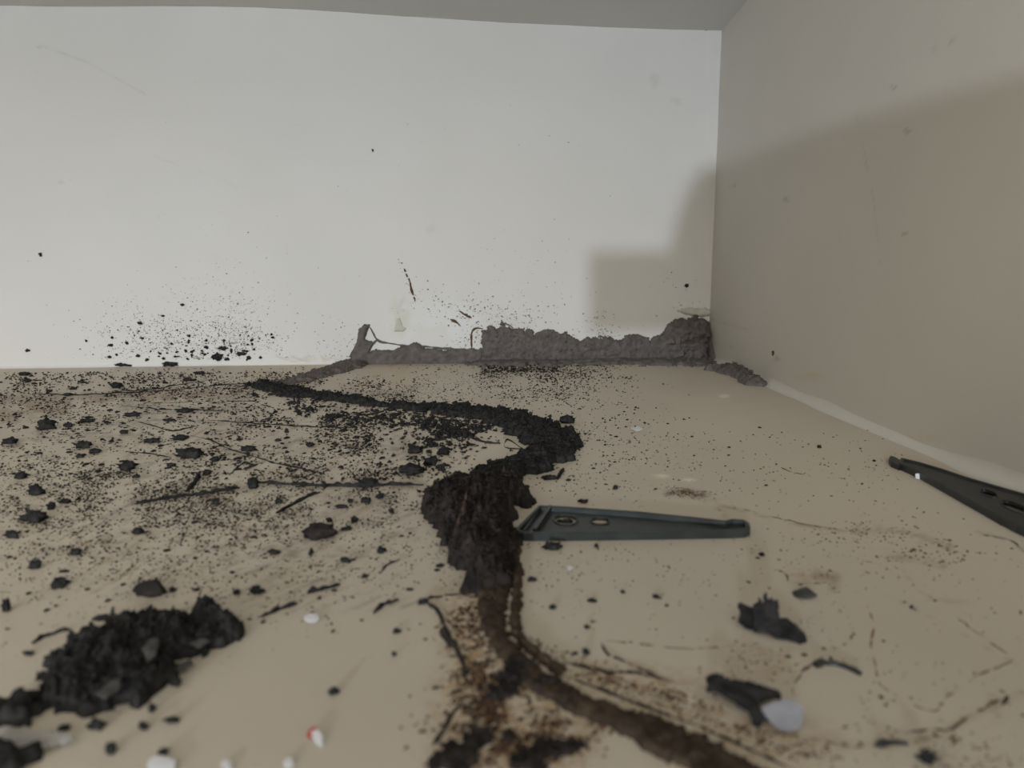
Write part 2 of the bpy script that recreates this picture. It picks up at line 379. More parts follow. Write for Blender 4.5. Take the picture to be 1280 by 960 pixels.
# ---- the mud tube on the back wall
root = empty('mud_tube', tuple(float(x) for x in BW.w(BW.uv(740, 440)[0], 0, 0.01)))
tag(root, 'long jagged grey-brown termite mud band along the foot of the back wall', 'mud tube')
top = [(604, 414), (612, 409), (622, 410), (628, 405), (634, 409), (642, 413), (655, 411), (668, 415), (683, 414), (690, 411), (698, 415), (708, 419), (716, 424), (725, 426), (735, 422), (745, 424), (758, 421),
       (768, 425), (776, 427), (780, 419), (784, 417), (790, 421), (800, 420), (812, 423), (825, 417), (838, 405), (852, 399), (860, 395), (878, 396), (886, 402)]
crust('wall_band', M['ridge'], BW, 0.0015, 0.010, 0.008, [top+[(888, 470), (600, 470), (602, 440)]], rough=0.0045, nf=140, lump=0.9, seed=3, parent=root, crumbs=900, csize=.0022)
crust('floor_skirt', M['ridge'], FL, 0.002, 0.006, 0.03, strokes=[[(592, 450, 30), (640, 451, 68), (665, 451, 60), (700, 451, 46), (740, 451, 42), (780, 451, 46), (850, 452, 46), (880, 452, 40)]], rough=0.026, nf=80, seed=4, crumbs=1200, csize=.0022, parent=root)
r2 = crust('corner_lump', M['pile'] if False else M['ridge'], BW, 0.0017, 0.022, 0.014, [[(812, 432), (828, 420), (840, 408), (855, 400), (878, 398), (886, 404), (887, 465), (800, 465)]], rough=0.003, nf=70, lump=1.3, seed=5, parent=root)
crust('right_wall_smear', M['ridge'], RW, 0.002, 0.006, 0.006, [[(885, 404), (889, 420), (893, 440), (896, 462), (885, 458)]], rough=0.002, nf=80, seed=6, parent=root)
tag(crust('mud_tube', M['ridge'], FL, 0.0018, 0.011, 0.012, strokes=[[(893, 463, 10), (908, 464, 20), (925, 468, 22), (930, 474, 12), (945, 482, 8)]], rough=0.006, nf=80, lump=1.3, seed=8, crumbs=200, csize=.0025),
    'short crumbly grey-brown mud lump trailing from the corner beside the right wall', 'mud tube')
# left, lower part of the wall tube and its broken shell
root = empty('mud_tube', tuple(float(x) for x in BW.w(BW.uv(500, 440)[0], 0, 0.01)))
tag(root, 'low broken mud tube with hooked shell fragment, left of the jagged wall band', 'mud tube')
crust('tube_floor', M['ridge'], BW, 0.0017, 0.010, 0.008, [[(440, 443), (450, 440), (470, 438), (490, 438), (500, 432), (512, 430), (520, 429), (528, 434), (545, 436), (570, 437), (590, 438), (604, 432), (606, 470), (430, 470)]], rough=0.003, nf=80, lump=1.0, seed=13, parent=root)
crust('tube_floor', M['ridge'], FL, 0.002, 0.006, 0.010, strokes=[[(455, 449, 24), (520, 448, 24), (600, 448, 24)]], rough=0.010, nf=60, seed=14, parent=root)
crust('shell_hook', M['ridge'], BW, 0.0012, 0.007, 0.004, [[(436, 446), (446, 428), (448, 412), (455, 406), (462, 406), (459, 414), (456, 424), (466, 427), (472, 424), (465, 434), (460, 446)]], rough=0.001, nf=120, seed=15, parent=root)

def ridge(name, m, fr, pts, wpx, hmm=0.8, wob=1.5, parent=None, seed=0, gap=0.0, lift=0.0, taper=True):
    pts = np.array(pts, float); seg = np.hypot(*(pts[1:]-pts[:-1]).T); L = np.concatenate([[0], np.cumsum(seg)])
    n = max(6, int(L[-1]/2.2)); t = np.linspace(0, L[-1], n)
    # smooth interpolation
    px = np.interp(t, L, pts[:, 0]); py = np.interp(t, L, pts[:, 1])
    ker = np.array([1, 2, 3, 2, 1])/9.
    if n > 12:
        px[2:-2] = np.convolve(px, ker, 'valid'); py[2:-2] = np.convolve(py, ker, 'valid')
    px += (fbm(t/9, t*0+seed, seed)-.5)*wob*2; py += (fbm(t/9, t*0+seed+7, seed+3)-.5)*wob*1.3
    Q = fr.uv(px, py); T = np.gradient(Q, axis=0); T /= np.linalg.norm(T, axis=1)[:, None]+1e-9; Nn = np.stack([-T[:, 1], T[:, 0]], 1)
    sc = np.array([fr.scale(a, b) for a, b in zip(px, py)])
    wn = (0.6+0.85*vn(t/6, t*0+seed, seed+11)**1.3) if wob > .35 else t*0+1.0
    if taper: wn = wn*np.clip(np.minimum(t, L[-1]-t)/(0.12*L[-1]+1)+.25, 0, 1)
    wd = wpx*sc*0.5*wn; prof = [(-1, -.3), (-.7, .6), (0, 1), (.7, .6), (1, -.3)]
    rows = []
    for i, (a, b) in enumerate(prof):
        q = Q+Nn*(wd*a)[:, None]; rows.append(fr.w(q[:, 0], q[:, 1], hmm/1000*b*np.clip(wn, .4, 1.4)*(0.8+.4*vn(t/3, t*0+i, 5))+lift-0.0002))
    V = np.stack(rows, 1).reshape(-1, 3)
    q = gridfaces(n, 5); 
    if np.dot(np.cross(fr.U, fr.V), fr.N) > 0: q = q[:, ::-1]
    if gap > 0:
        keep = vn(t[:-1]/4, t[:-1]*0+seed, seed+31) > gap*.6; q = q.reshape(n-1, 4, 4)[keep].reshape(-1, 4)
        if len(q) == 0: q = gridfaces(n, 5)
    caps = np.array([[0, 1, 2, 3], [(n-1)*5+3, (n-1)*5+2, (n-1)*5+1, (n-1)*5]])
    o = mesh(name, V, np.concatenate([q, caps]), m, parent)
    return recentre(o) if parent is None else o
ridge('shell_rim', M['ridge'], BW, [(461, 407), (466, 415), (470, 424), (474, 427), (488, 429), (503, 432), (530, 433), (560, 436), (590, 437)], 3, 2.5, .8, root, 3)
tag(ridge('mud_outline', M['rust'], BW, [(604, 411), (594, 410), (590, 413), (589, 424), (590, 436)], 3, 1.5, .8, None, 4),
    'thin brown square mud outline on the wall at the left end of the jagged band', 'mud outline')
tag(ridge('mud_outline', M['ridge'], BW, [(627, 407), (631, 404), (638, 407), (643, 412)], 2.5, 2.5, .8, None, 5), 'small arched mud rim standing on top of the jagged wall band', 'mud outline')
for i, (pts, lb) in enumerate([([(573, 388), (580, 392), (590, 397)], 'upper of two short brown diagonal mud dashes high on the back wall'),
        ([(562, 399), (568, 402), (577, 408)], 'lower of two short brown diagonal mud dashes on the back wall'),
        ([(505, 335), (509, 345), (512, 352), (516, 364), (519, 378)], 'thin broken vertical mud trace on the back wall above the pale chip')]):
    tag(ridge('mud_dash', M['rust'], BW, pts, 3.2, 1.5, 1.6, None, 20+i, 0.3 if i == 2 else 0.15), lb, 'mud trace')
tag(crust('plaster_patch', M['chip'], BW, 0.0015, 0.005, 0.004, [[(846, 388), (860, 384), (884, 386), (890, 389), (884, 396), (866, 395), (852, 392)]], rough=0.002, nf=120, lump=.6, seed=33),
    'pale green-grey plaster lump in the corner above the mud band', 'plaster')
tag(crust('plaster_patch', M['chip'], BW, 0.0012, 0.0025, 0.003, [[(493, 414), (495, 399), (500, 396), (504, 408), (509, 411), (503, 415)]], rough=0.0006, nf=90, lump=.6, seed=34),
    'small pale yellowish paint chip on the back wall above the low mud tube', 'plaster')

# ---- floor trail, from the wall to the viewer
tag(crust('mud_trail', M['ridge'], FL, 0.0018, 0.007, 0.012, strokes=[[(462, 450, 22), (440, 457, 22), (418, 464, 18), (395, 471, 14), (370, 477, 12), (345, 481, 9)]], rough=0.007, nf=70, lump=1.2, seed=41, crumbs=500, csize=.0022),
    'brown mud trail slanting from the hooked wall shell down to the left', 'mud trail')
root = crust('mud_trail', M['dark'], FL, 0.0013, 0.007, 0.012, strokes=[[(322, 482, 8), (345, 487, 13), (370, 493, 14), (400, 497, 13), (430, 500, 9), (470, 507, 5), (520, 511, 6), (560, 514, 13), (590, 517, 17), (630, 523, 21), (660, 534, 22), (685, 549, 20), (697, 562, 17), (678, 574, 16), (640, 590, 17), (610, 605, 18)]],
      rough=0.010, nf=110, lump=1.4, seed=42, crumbs=5000, csize=.0019)
tag(root, 'long black crumbly mud trail zigzagging across the middle of the floor', 'mud trail')
root = crust('mud_pile', M['pile'], FL, 0.0010, 0.013, 0.012, [[(530, 629), (548, 618), (590, 610), (640, 604), (652, 612), (668, 632), (655, 636), (640, 632), (645, 650), (642, 672), (648, 690), (640, 715), (634, 738),
       (600, 745), (583, 740), (588, 716), (568, 706), (562, 682), (546, 660), (530, 645)]], rough=0.0038, nf=230, lump=1.5, seed=43, crumbs=4500, csize=.0013)
tag(root, 'dark mud pile heaped where the trail turns, left end of the slotted bracket', 'mud pile')
crust('pink_patch', mat('pinkish_mud', srgb(66, 52, 48), srgb(90, 72, 66), 200, 1, .6), FL, 0.001, 0.0165, 0.004, strokes=[[(583, 652, 2.2), (577, 672, 2.4), (572, 684, 1.5)]], rough=.001, nf=200, seed=44, parent=root)
root = crust('mud_crust', M['brown'], FL, 0.0009, 0.0025, 0.003, [[(597, 735), (640, 735), (634, 760), (630, 775), (640, 800), (655, 818), (672, 836), (700, 853), (729, 868), (775, 886), (830, 905), (870, 921), (905, 940), (950, 965), (990, 985),
       (900, 985), (851, 960), (801, 935), (752, 907), (706, 890), (668, 868), (640, 846), (622, 818), (606, 795), (600, 765)]], rough=0.0018, nf=260, lump=1.1, seed=45, crumbs=1500, csize=.0008)
tag(root, 'flat brown mud crust running from the dark pile to the bottom edge', 'mud crust')
tag(crust('mud_crust', M['brown'], FL, 0.0008, 0.003, 0.0025, [[(642, 668), (650, 690), (653, 720), (652, 770), (653, 795), (668, 812), (690, 828), (706, 838), (704, 848), (680, 834), (655, 816), (640, 795), (636, 775), (641, 750), (641, 715), (636, 690)]], rough=0.0010, nf=260, lump=1.0, seed=46, crumbs=300, csize=.0007),
    'narrow upright brown crust strip right of the pale gap beside the dark pile', 'mud crust')
tag(ridge('mud_line', M['pile'], FL, [(700, 843), (750, 862), (806, 884), (872, 908), (930, 934), (990, 962)], 5, .8, 1, None, 51), 'dark straight line bordering the pale strip beside the flat crust', 'mud line')
tag(ridge('mud_line', M['pile'], FL, [(705, 828), (740, 836), (762, 841), (795, 841), (838, 852)], 6, .8, 1.2, None, 52), 'blackish line forking right from the elbow of the brown crust', 'mud line')
tag(ridge('mud_line', M['pile'], FL, [(750, 800), (758, 818), (790, 832), (832, 850)], 4, .7, 1.2, None, 53, .1), 'thin curved dark line joining the fork from above', 'mud line')
# patches in the tan bed
for i, (q, h, lb) in enumerate([
   ([(560, 952, 5), (590, 935, 4), (603, 925, 3), (622, 930, 3)], 3, 'dark jagged mud patch near the bottom edge left of the crust'),
   ([(660, 955, 3), (685, 942, 3.5), (715, 938, 3)], 3, 'dark mud patch by the bottom edge under the brown crust'),
   ([(655, 835, 4.5), (640, 846, 4), (668, 850, 4), (690, 858, 3)], 5.5, 'black raised mud knot at the elbow of the brown crust'),
   ([(624, 872, 1.8), (628, 860, 1.5)], 3, 'small dark upright crumb in the tan bed beside the crust')]):
    tag(crust('mud_patch', M['pile'], FL, 0.0005, h/1800, 0.002, strokes=[q], rough=.0034, nf=300, lump=1.4, seed=60+i, crumbs=140, csize=.0008), lb, 'mud patch')
# branch left of the trail
root = ridge('mud_branch', M['pile'], FL, [(530, 752), (545, 762), (553, 775), (560, 795), (571, 812), (578, 830), (583, 855)], 6, 1.5, 1.5, None, 55)
tag(root, 'dark thin branching mud line left of the flat crust', 'mud line')
ridge('thickening', M['pile'], FL, [(553, 786), (560, 800), (570, 812)], 13, 2, 1, root, 56)
tag(ridge('mud_branch', M['pile'], FL, [(577, 878), (565, 893), (555, 912), (543, 932)], 7, 1.5, 2, None, 57), 'short dark mud branch below the forked one near the bottom', 'mud line')
tag(ridge('mud_branch', M['brown'], FL, [(530, 750), (560, 745), (595, 742)], 3, 1, 2, None, 58, .2), 'faint mud thread linking the star-shaped crumb to the pile', 'mud line')

# ---- fine lines on the right half of the floor
fine = [
 ([(1040, 735), (1036, 748), (1045, 762), (1062, 772), (1068, 785), (1062, 803), (1042, 813), (1025, 824), (1005, 838), (990, 858), (992, 870), (1000, 878)], 4.2, 'rust', 'wavy red-brown line looping down beside the curved black twig'),
 ([(750, 800), (800, 806), (860, 812), (910, 809), (965, 803)], 3, 'rust', 'long dotted brown line leading left from the torn leaf flake'),
 ([(1062, 738), (1085, 758), (1093, 780), (1087, 805), (1095, 835), (1098, 855), (1120, 870), (1150, 886), (1170, 890), (1180, 876), (1195, 862), (1215, 848), (1255, 832), (1270, 822), (1272, 808)], 3, 'ltbrown', 'faint long tan line winding over the right of the floor'),
 ([(860, 895), (930, 912), (1000, 921), (1060, 934), (1095, 934)], 3.5, 'rust', 'brown line running right from under the pale wing'),
 ([(1120, 918), (1160, 912), (1190, 913), (1210, 895), (1235, 883), (1262, 868)], 4.5, 'brown', 'thick brown line rising to the bottom right edge'),
 ([(1245, 862), (1262, 868), (1250, 885), (1256, 895)], 6, 'brown', 'short hooked brown mark close to the right edge'),
 ([(968, 712), (980, 716), (986, 728), (1010, 731), (1040, 728)], 3.2, 'rust', 'small hooked brown line above the grey oval flake'),
 ([(900, 627), (950, 643), (1000, 655), (1050, 662), (1085, 667)], 2.6, 'rust', 'straight brown scratch running right from the tip of the slotted bracket'),
 ([(1225, 668), (1250, 672), (1268, 678), (1281, 692)], 3.6, 'brown', 'dark line at the right edge below the second bracket'),
 ([(1190, 770), (1220, 790), (1250, 812), (1266, 822)], 2.2, 'ltbrown', 'faint diagonal tan line at the right edge'),
 ([(975, 585), (990, 590), (1006, 594)], 2, 'rust', 'tiny brown dash on the bare floor near the right wall'),
]
for i, (pts, w_, mm, lb) in enumerate(fine):
    tag(ridge('mud_line', M[mm], FL, pts, w_, .5, 2.2, None, 70+i, .12), lb, 'mud line')
# ---- threads on the left half
thr = [
 ([(45, 492), (90, 494), (150, 491), (210, 488), (270, 482), (330, 478)], 2.2, 'dark thread running along the upper left smear'),
 ([(150, 489), (190, 487), (225, 481), (248, 477), (256, 480), (248, 484)], 1.8, 'looped dark thread near the foot of the back wall'),
 ([(145, 507), (200, 512), (255, 513), (290, 514)], 2.2, 'straight dark thread under the upper left smear'),
 ([(175, 505), (240, 503), (330, 502)], 1.8, 'thin grey thread left of the black trail start'),
 ([(238, 545), (262, 550), (290, 563), (340, 578), (405, 592)], 2.6, 'long dark stalk slanting down right across the left floor'),
 ([(170, 527), (195, 533), (215, 540), (245, 533)], 2, 'bent dark thread in the left crumb field'),
 ([(155, 565), (190, 568), (215, 573)], 1.6, 'short thin thread beside the widest crumb cluster'),
 ([(260, 525), (320, 530), (380, 533), (430, 535)], 1.8, 'long thin thread below the left end of the black trail'),
 ([(292, 588), (305, 578), (322, 582), (300, 588)], 1.8, 'small triangle of dark thread under the long stalk'),
 ([(315, 602), (350, 605), (400, 607), (450, 608), (490, 606), (530, 606)], 5, 'thick dark stalk lying level to the left of the mud pile'),
 ([(170, 630), (215, 622), (250, 618), (300, 610)], 4, 'dark broken streak left of the level stalk'),
 ([(345, 642), (365, 632), (382, 622), (400, 615)], 4, 'dark diagonal streak under the level stalk'),
 ([(232, 614), (243, 604), (250, 593)], 4, 'short thick dark streak standing above the broken streak'),
 ([(596, 601), (575, 605)], 2, 'hair-thin fibre at the edge of the black trail'),
 ([(630, 555), (634, 548), (655, 562), (632, 561), (630, 556)], 2.2, 'thin looped fibre inside the bend of the black trail'),
 ([(590, 548), (610, 554), (625, 554)], 5, 'flat dark sliver inside the trail bend'),
 ([(476, 715), (484, 706), (500, 700)], 2.5, 'small faint streak in the middle foreground'),
 ([(467, 768), (480, 757), (498, 751)], 4, 'blurred brown comma-shaped streak left of the star crumb'),
 ([(325, 772), (350, 762), (372, 755)], 3.5, 'blurred faint streak above the white scrap'),
 ([(385, 742), (405, 737), (425, 731)], 4, 'blurred dark dash above the white scrap'),
 ([(40, 805), (55, 797), (75, 790), (88, 788)], 4, 'dark curved twig upper left of the big slab'),
 ([(115, 775), (140, 774), (172, 770)], 5, 'flat dark twig touching the back of the big slab'),
]
for i, (pts, w_, lb) in enumerate(thr):
    tag(ridge('dark_thread', M['dark'], FL, pts, w_, 1.0 if w_ < 3 else 2.0, 1.4, None, 120+i), lb, 'thread')

# ------------------------------------------------------------------ clumps
bm = bmesh.new(); bmesh.ops.create_icosphere(bm, subdivisions=3, radius=1)
ICO = np.array([v.co[:] for v in bm.verts]); ICF = np.array([[v.index for v in f.verts] for f in bm.faces]); bm.free()
bm = bmesh.new(); bmesh.ops.create_icosphere(bm, subdivisions=1, radius=1)
IC1 = np.array([v.co[:] for v in bm.verts]); IF1 = np.array([[v.index for v in f.verts] for f in bm.faces]); bm.free()
def lump_shape(seed, jag=0.8):
    a = np.arctan2(ICO[:, 1], ICO[:, 0]); z = ICO[:, 2]
    rim = 1-np.abs(z)**1.5
    r = 0.62+jag*0.75*(fbm(np.cos(a)*2.2+seed*3.1, np.sin(a)*2.2+seed, seed, 3)-.45)*rim
    r = r+jag*0.9*np.maximum(0, vn(np.cos(a)*4.5+seed, np.sin(a)*4.5-seed, seed+5)-.62)*rim
    r = r*(0.9+0.35*(vn(ICO[:, 0]*3.5+seed, ICO[:, 2]*3.5+ICO[:, 1]*3.5, seed+9)-.5)*2*jag)
    r = r*(1+jag*0.8*(fbm(ICO[:, 0]*5+seed*2.3, ICO[:, 2]*5+seed+ICO[:, 1]*4, seed+3, 3)-.5))*(0.82+0.36*RNG.random(len(ICO)))
    P = ICO*r[:, None]
    P[:, 0] /= np.abs(P[:, 0]).max(); P[:, 1] /= np.abs(P[:, 1]).max(); P[:, 2] /= np.abs(P[:, 2]).max()
    return P
def clump(px, py, w_, h_, lb, m='dark', rot=0, jag=0.9, name='mud_crumb', fr=None, cat='mud crumb', group=None, seed=[0]):
    seed[0] += 1; s_ = seed[0]
    if fr is None:
        by = py+h_*0.42; base = FL.hit(px, by); sc = FL.scale(px, by)
        a = lump_shape(s_, jag); W = w_*sc*.5; Hm = h_*sc
        # height and depth share the seen height: seen = H*cos + D*sin
        el = math.atan2(HC, base[1]); z = 0.80*Hm; d = min(W*0.9, 0.30*Hm/max(math.sin(el), .1)*.5+W*.2)
        P = a*np.array([W, d, z*.62]); P[:, 2] += z*.36
        P[:, 2] = np.maximum(P[:, 2], -0.0004)
        if rot: 
            c_, s2 = math.cos(math.radians(rot)), math.sin(math.radians(rot)); P = np.stack([P[:, 0], P[:, 1], P[:, 2]], -1)@np.array([[c_, s2, 0], [-s2, c_, 0], [0, 0, 1]])
        o = mesh(name, P, ICF, M[m]); o.location = Vector([float(q) for q in (base[0], base[1]+d*.7, 0)])
    else:
        p = fr.hit(px, py); sc = fr.scale(px, py); a = lump_shape(s_, jag)
        P = (a[:, :1]*w_*.5*sc)*fr.U+(a[:, 1:2]*h_*.5*sc)*fr.V+((a[:, 2:]+.5)*min(w_, h_)*.35*sc)*fr.N
        o = mesh(name, P, ICF, M[m]); o.location = Vector([float(q) for q in p])
    tag(o, lb, cat, group); return o
CL = [
 (53, 530, 28, 20, 'spiky black crumb at the left edge under the brown smear'), (83, 531, 14, 10, 'small black crumb right of the spiky one at the left'),
 (106, 526, 24, 7, 'flat dark crumb in a row right of the spiky black crumb'), (101, 556, 22, 13, 'black crumb, tallest of a trio at the left'),
 (117, 564, 16, 9, 'black crumb, right one of the trio at the left'), (98, 570, 15, 7, 'black crumb, lowest of the trio at the left'),
 (8, 551, 20, 12, 'dark crumb cut by the left edge above the oval crumb'), (22, 595, 25, 12, 'oval dark crumb near the left edge'),
 (41, 612, 22, 20, 'pointed black crumb below the oval crumb at the left'), (38, 646, 40, 21, 'broad black crumb, biggest near the left edge'),
 (12, 668, 24, 13, 'dark crumb at the left edge below the broad one'), (62, 632, 14, 14, 'small notched crumb between the pointed and broad ones'),
 (79, 626, 17, 10, 'small crumb touching the notched crumb'), (169, 664, 20, 12, 'ragged black crumb alone on the left floor'),
 (92, 690, 22, 12, 'grey-green crumb above the pair of foreground crumbs'), (41, 705, 19, 17, 'round black crumb in the left foreground'),
 (71, 729, 26, 18, 'black crumb with a thin tail in the left foreground'), (5, 755, 14, 24, 'dark crumb cut by the left edge in the foreground'),
 (214, 737, 9, 8, 'tiny crumb touching the rounded lump'), (319, 738, 27, 14, 'oblong black crumb right of the rounded lump'),
 (295, 740, 14, 9, 'small crumb beside the oblong crumb'), (268, 627, 16, 10, 'dark crumb below the broken streak'),
 (347, 626, 13, 9, 'brown-grey crumb under the level stalk'), (388, 689, 9, 15, 'narrow crumb under the mottled lump'),
 (233, 567, 46, 16, 'widest flat crumb cluster in the left field'), (187, 551, 28, 8, 'long flat crumb upper left of the widest cluster'),
 (223, 547, 26, 9, 'flat crumb at the head of the long stalk'), (267, 574, 13, 9, 'crumb right of the widest cluster'),
 (152, 540, 14, 7, 'small flat crumb between the trio and the bent thread'), (210, 525, 16, 6, 'small flat crumb under the straight thread'),
 (230, 513, 26, 8, 'flat dark crumb on the straight thread'), (163, 518, 24, 8, 'flat dark crumb at the left end of the straight thread'),
 (142, 481, 20, 9, 'dark crumb on the upper left smear'), (82, 493, 12, 5, 'small dark crumb on the upper thread'),
 (28, 467, 15, 6, 'dark crumb by the wall foot at far left'), (32, 475, 12, 7, 'brown crumb just below the one at the wall foot'),
 (155, 582, 27, 17, 'dark crumb with upright spikes in the left field'), (258, 590, 11, 9, 'small round crumb under the long stalk'),
 (169, 595, 11, 6, 'small crumb below the spiked one'), (212, 581, 14, 6, 'small flat crumb under the widest cluster'),
 (308, 561, 24, 9, 'black crumb resting against the long stalk'), (387, 556, 13, 8, 'black crumb right of the long stalk'),
 (347, 550, 9, 5, 'tiny crumb above the long stalk'), (405, 605, 8, 14, 'upright knot on the level stalk'),
 (315, 603, 15, 19, 'dark block at the left end of the level stalk'), (358, 538, 6, 8, 'tiny pointed crumb below the thin thread'),
 (233, 474, 13, 7, 'dark crumb above the looped thread'), (248, 466, 15, 5, 'flat crumb close to the wall right of the looped thread'),
 (456, 625, 17, 10, 'black crumb, left of two under the end of the level stalk'), (474, 620, 15, 9, 'black crumb, right of two under the end of the level stalk'),
 (427, 633, 21, 7, 'long flat crumb below the level stalk'), (437, 626, 10, 6, 'small crumb on the long flat one'),
 (411, 650, 10, 8, 'small crumb above the mottled lump'), (442, 649, 12, 12, 'grey upright crumb right of the mottled lump'),
 (475, 687, 14, 12, 'round dark crumb in the middle foreground left of the pile'), (430, 700, 18, 9, 'flat black crumb below the mottled lump'),
 (341, 690, 20, 9, 'elongated grey crumb left of the mottled lump'), (455, 720, 9, 7, 'small dark crumb below the flat black one'),
 (489, 638, 8, 10, 'small bluish crumb left of the mud pile'), (550, 707, 13, 6, 'small bluish flat crumb just left of the lower pile'),
 (512, 737, 11, 5, 'small flat crumb above the star-shaped crumb'), (512, 586, 34, 20, 'large black crumb above the mud pile, left one'),
 (540, 576, 22, 17, 'black crumb between the large one and the trail'), (550, 584, 14, 12, 'small black crumb leaning by the trail above the pile'),
 (555, 565, 18, 9, 'black crumb higher up above the pile'), (517, 562, 22, 13, 'black crumb above the large one'),
 (458, 603, 28, 14, 'dark knobby crumb on the right part of the level stalk'), (432, 661, 17, 7, 'grey flat crumb beside the mottled lump'),
 (529, 752, 18, 11, 'star-shaped dark crumb left of the lower pile'), (416, 864, 17, 13, 'lone black crumb in the empty foreground'),
 (495, 789, 15, 9, 'blurred brown crumb left of the branching line'), (492, 817, 9, 8, 'small blurred brown crumb below the blurred brown one'),
 (710, 524, 24, 14, 'black crumb just right of the bend of the trail'), (688, 597, 26, 8, 'flat black crumb above the slotted bracket with a spur'),
 (770, 609, 10, 8, 'round black crumb above the slotted bracket'), (730, 627, 17, 8, 'dark crumb touching the back of the bracket'),
 (710, 600, 8, 4, 'tiny flat crumb right of the spurred one'), (664, 724, 13, 9, 'black crumb right of the lower pile'),
 (691, 759, 11, 9, 'round black crumb right of the flat crust'), (740, 751, 15, 7, 'flat dark crumb in the middle right foreground'),
 (690, 683, 28, 14, 'dark crumb cluster under the left end of the slotted bracket'), (746, 682, 9, 9, 'small crumb at the lower edge of the slotted bracket'),
 (821, 746, 15, 8, 'small oval black crumb below the slotted bracket'), (734, 784, 9, 7, 'small crumb above the forked lines'),
 (733, 815, 11, 12, 'dark crumb, right of two over the forked line'), (718, 817, 12, 6, 'dark flat crumb, left of two over the forked line'),
 (779, 740, 8, 6, 'tiny dark crumb left of the small oval one'), (1140, 759, 7, 6, 'tiny black crumb on the right floor'),
 (986, 821, 9, 5, 'tiny dark crumb, left of two under the torn flake'), (1006, 819, 9, 5, 'tiny dark crumb, right of two under the torn flake'),
 (953, 693, 9, 7, 'tiny black crumb above the torn leaf flake'), (1025, 558, 6, 6, 'tiny dark square crumb on the bare floor near the right wall'),
 (1163, 948, 32, 26, 'blurred black lump at the bottom edge on the right'),
 (118, 905, 30, 20, 'dark blurred crumb below the big slab'), (137, 935, 16, 20, 'dark blurred crumb nearest the bottom left'),
 (78, 910, 16, 12, 'small blurred crumb right of the milky strip'), (188, 885, 14, 16, 'dark crumb, upper one right of the big slab foot'),
 (178, 908, 14, 15, 'dark crumb, lower left one right of the slab foot'), (215, 901, 34, 11, 'elongated blurred crumb right of the slab foot'),
 (202, 940, 16, 12, 'blurred crumb at the bottom left by the white scrap'), (219, 853, 18, 18, 'black knob at the right side of the big slab'),
 (53, 841, 8, 8, 'small crumb left of the big slab'), (34, 817, 20, 8, 'small dark crumb at the end of the curved twig'),
]
for c in CL: clump(*c, rot=random.uniform(-25, 25))
clump(184, 737, 44, 25, 'rounded dark brown mud lump behind the big slab', 'pile', 0, 0.35, 'mud_lump', cat='mud lump')
clump(396, 665, 48, 25, 'mottled grey-brown mud lump in the middle left', 'pile', 0, 0.5, 'mud_lump', cat='mud lump')
for (x, y, a, b, lb) in [(272, 446, 16, 13, 'black crumb stuck at the wall foot, largest of the wall crumbs'), (278, 435, 17, 6, 'flat dark crumb stuck to the wall above the largest one'),
     (302, 442, 14, 6, 'slanting dark crumb stuck to the wall right of the largest one'), (213, 455, 22, 8, 'dark low crumb at the wall foot in the middle left'),
     (153, 456, 24, 6, 'flat crumb at the wall foot further left'), (175, 404, 7, 5, 'small dark crumb higher on the left wall'),
     (35, 438, 7, 5, 'small dark crumb stuck low on the wall at far left'), (228, 381, 6, 4, 'small dark dot highest in the left wall spatter'),
     (51, 318, 6, 6, 'lone dark dot high on the wall at far left'), (466, 188, 3.5, 4, 'tiny dark dot in the middle of the back wall'),
     (858, 357, 6, 6, 'brown dot on the wall above the corner lump'), (883, 37, 4, 3, 'tiny dark dot at the top corner of the walls'),
     (311, 447, 7, 6, 'small crumb right of the slanting wall crumb'), (289, 438, 4, 8, 'thin upright crumb between the wall crumbs')]:
    clump(x, y, a, b, lb, 'dark', fr=BW, name='wall_crumb', cat='mud crumb')
clump(967, 441, 5, 10, 'small slanting dark mark on the right wall above the corner trail', 'flake', fr=RW, name='wall_crumb')
# spikes on the spiked crumb and spur


# small crumbs, countable ones: one mesh each, shared shapes
SH = []
for k in range(8):
    P = IC1*RNG.uniform(.6, 1.15, (len(IC1), 1)); P[:, 2] = P[:, 2]*.6+.25
    me = bpy.data.meshes.new('small_crumb'); me.from_pydata([tuple(p) for p in P], [], [tuple(int(i) for i in f) for f in IF1]); me.materials.append(M['dark']); SH.append(me)
def small(n, x0, x1, y0, y1, s0, s1, lb, grp, cx=None, fr=FL):
    for k in range(n):
        x = random.uniform(x0, x1) if cx is None else min(max(random.gauss(*cx), x0), x1); y = random.uniform(y0, y1)
        if fr is BW: y = max(y0, 452-abs(random.gauss(0, 20))); x += (452-y)*.2
        p = fr.hit(x, y); sc = fr.scale(x, y); s_ = random.uniform(s0, s1)*.5*sc
        o = bpy.data.objects.new('small_crumb', random.choice(SH)); C.objects.link(o)
        o.location = Vector([float(q) for q in p]); o.scale = (s_*random.uniform(.8, 1.7), s_, s_*random.uniform(.6, 1)); 
        if fr is FL: o.rotation_euler = (0, 0, random.uniform(0, 3))
        else: o.rotation_euler = (math.pi/2, 0, math.atan2(BW.U[1], BW.U[0])); 
        tag(o, lb, 'mud crumb', grp)
small(120, 0, 330, 472, 600, 4, 8, 'tiny dark mud crumb scattered over the far left of the floor', 'tiny crumbs on the far left floor')
small(70, 330, 600, 530, 600, 4, 8, 'tiny dark mud crumb scattered between the black trail and the mud pile', 'tiny crumbs below the black trail')
small(60, 0, 560, 610, 800, 4, 8, 'tiny dark mud crumb scattered in the left foreground', 'tiny crumbs in the left foreground')
small(26, 700, 1130, 520, 620, 3, 5.5, 'tiny dark mud crumb on the bare floor behind the brackets', 'tiny crumbs behind the brackets')
small(34, 660, 1250, 690, 930, 4, 7, 'tiny dark mud crumb in the right foreground', 'tiny crumbs in the right foreground')
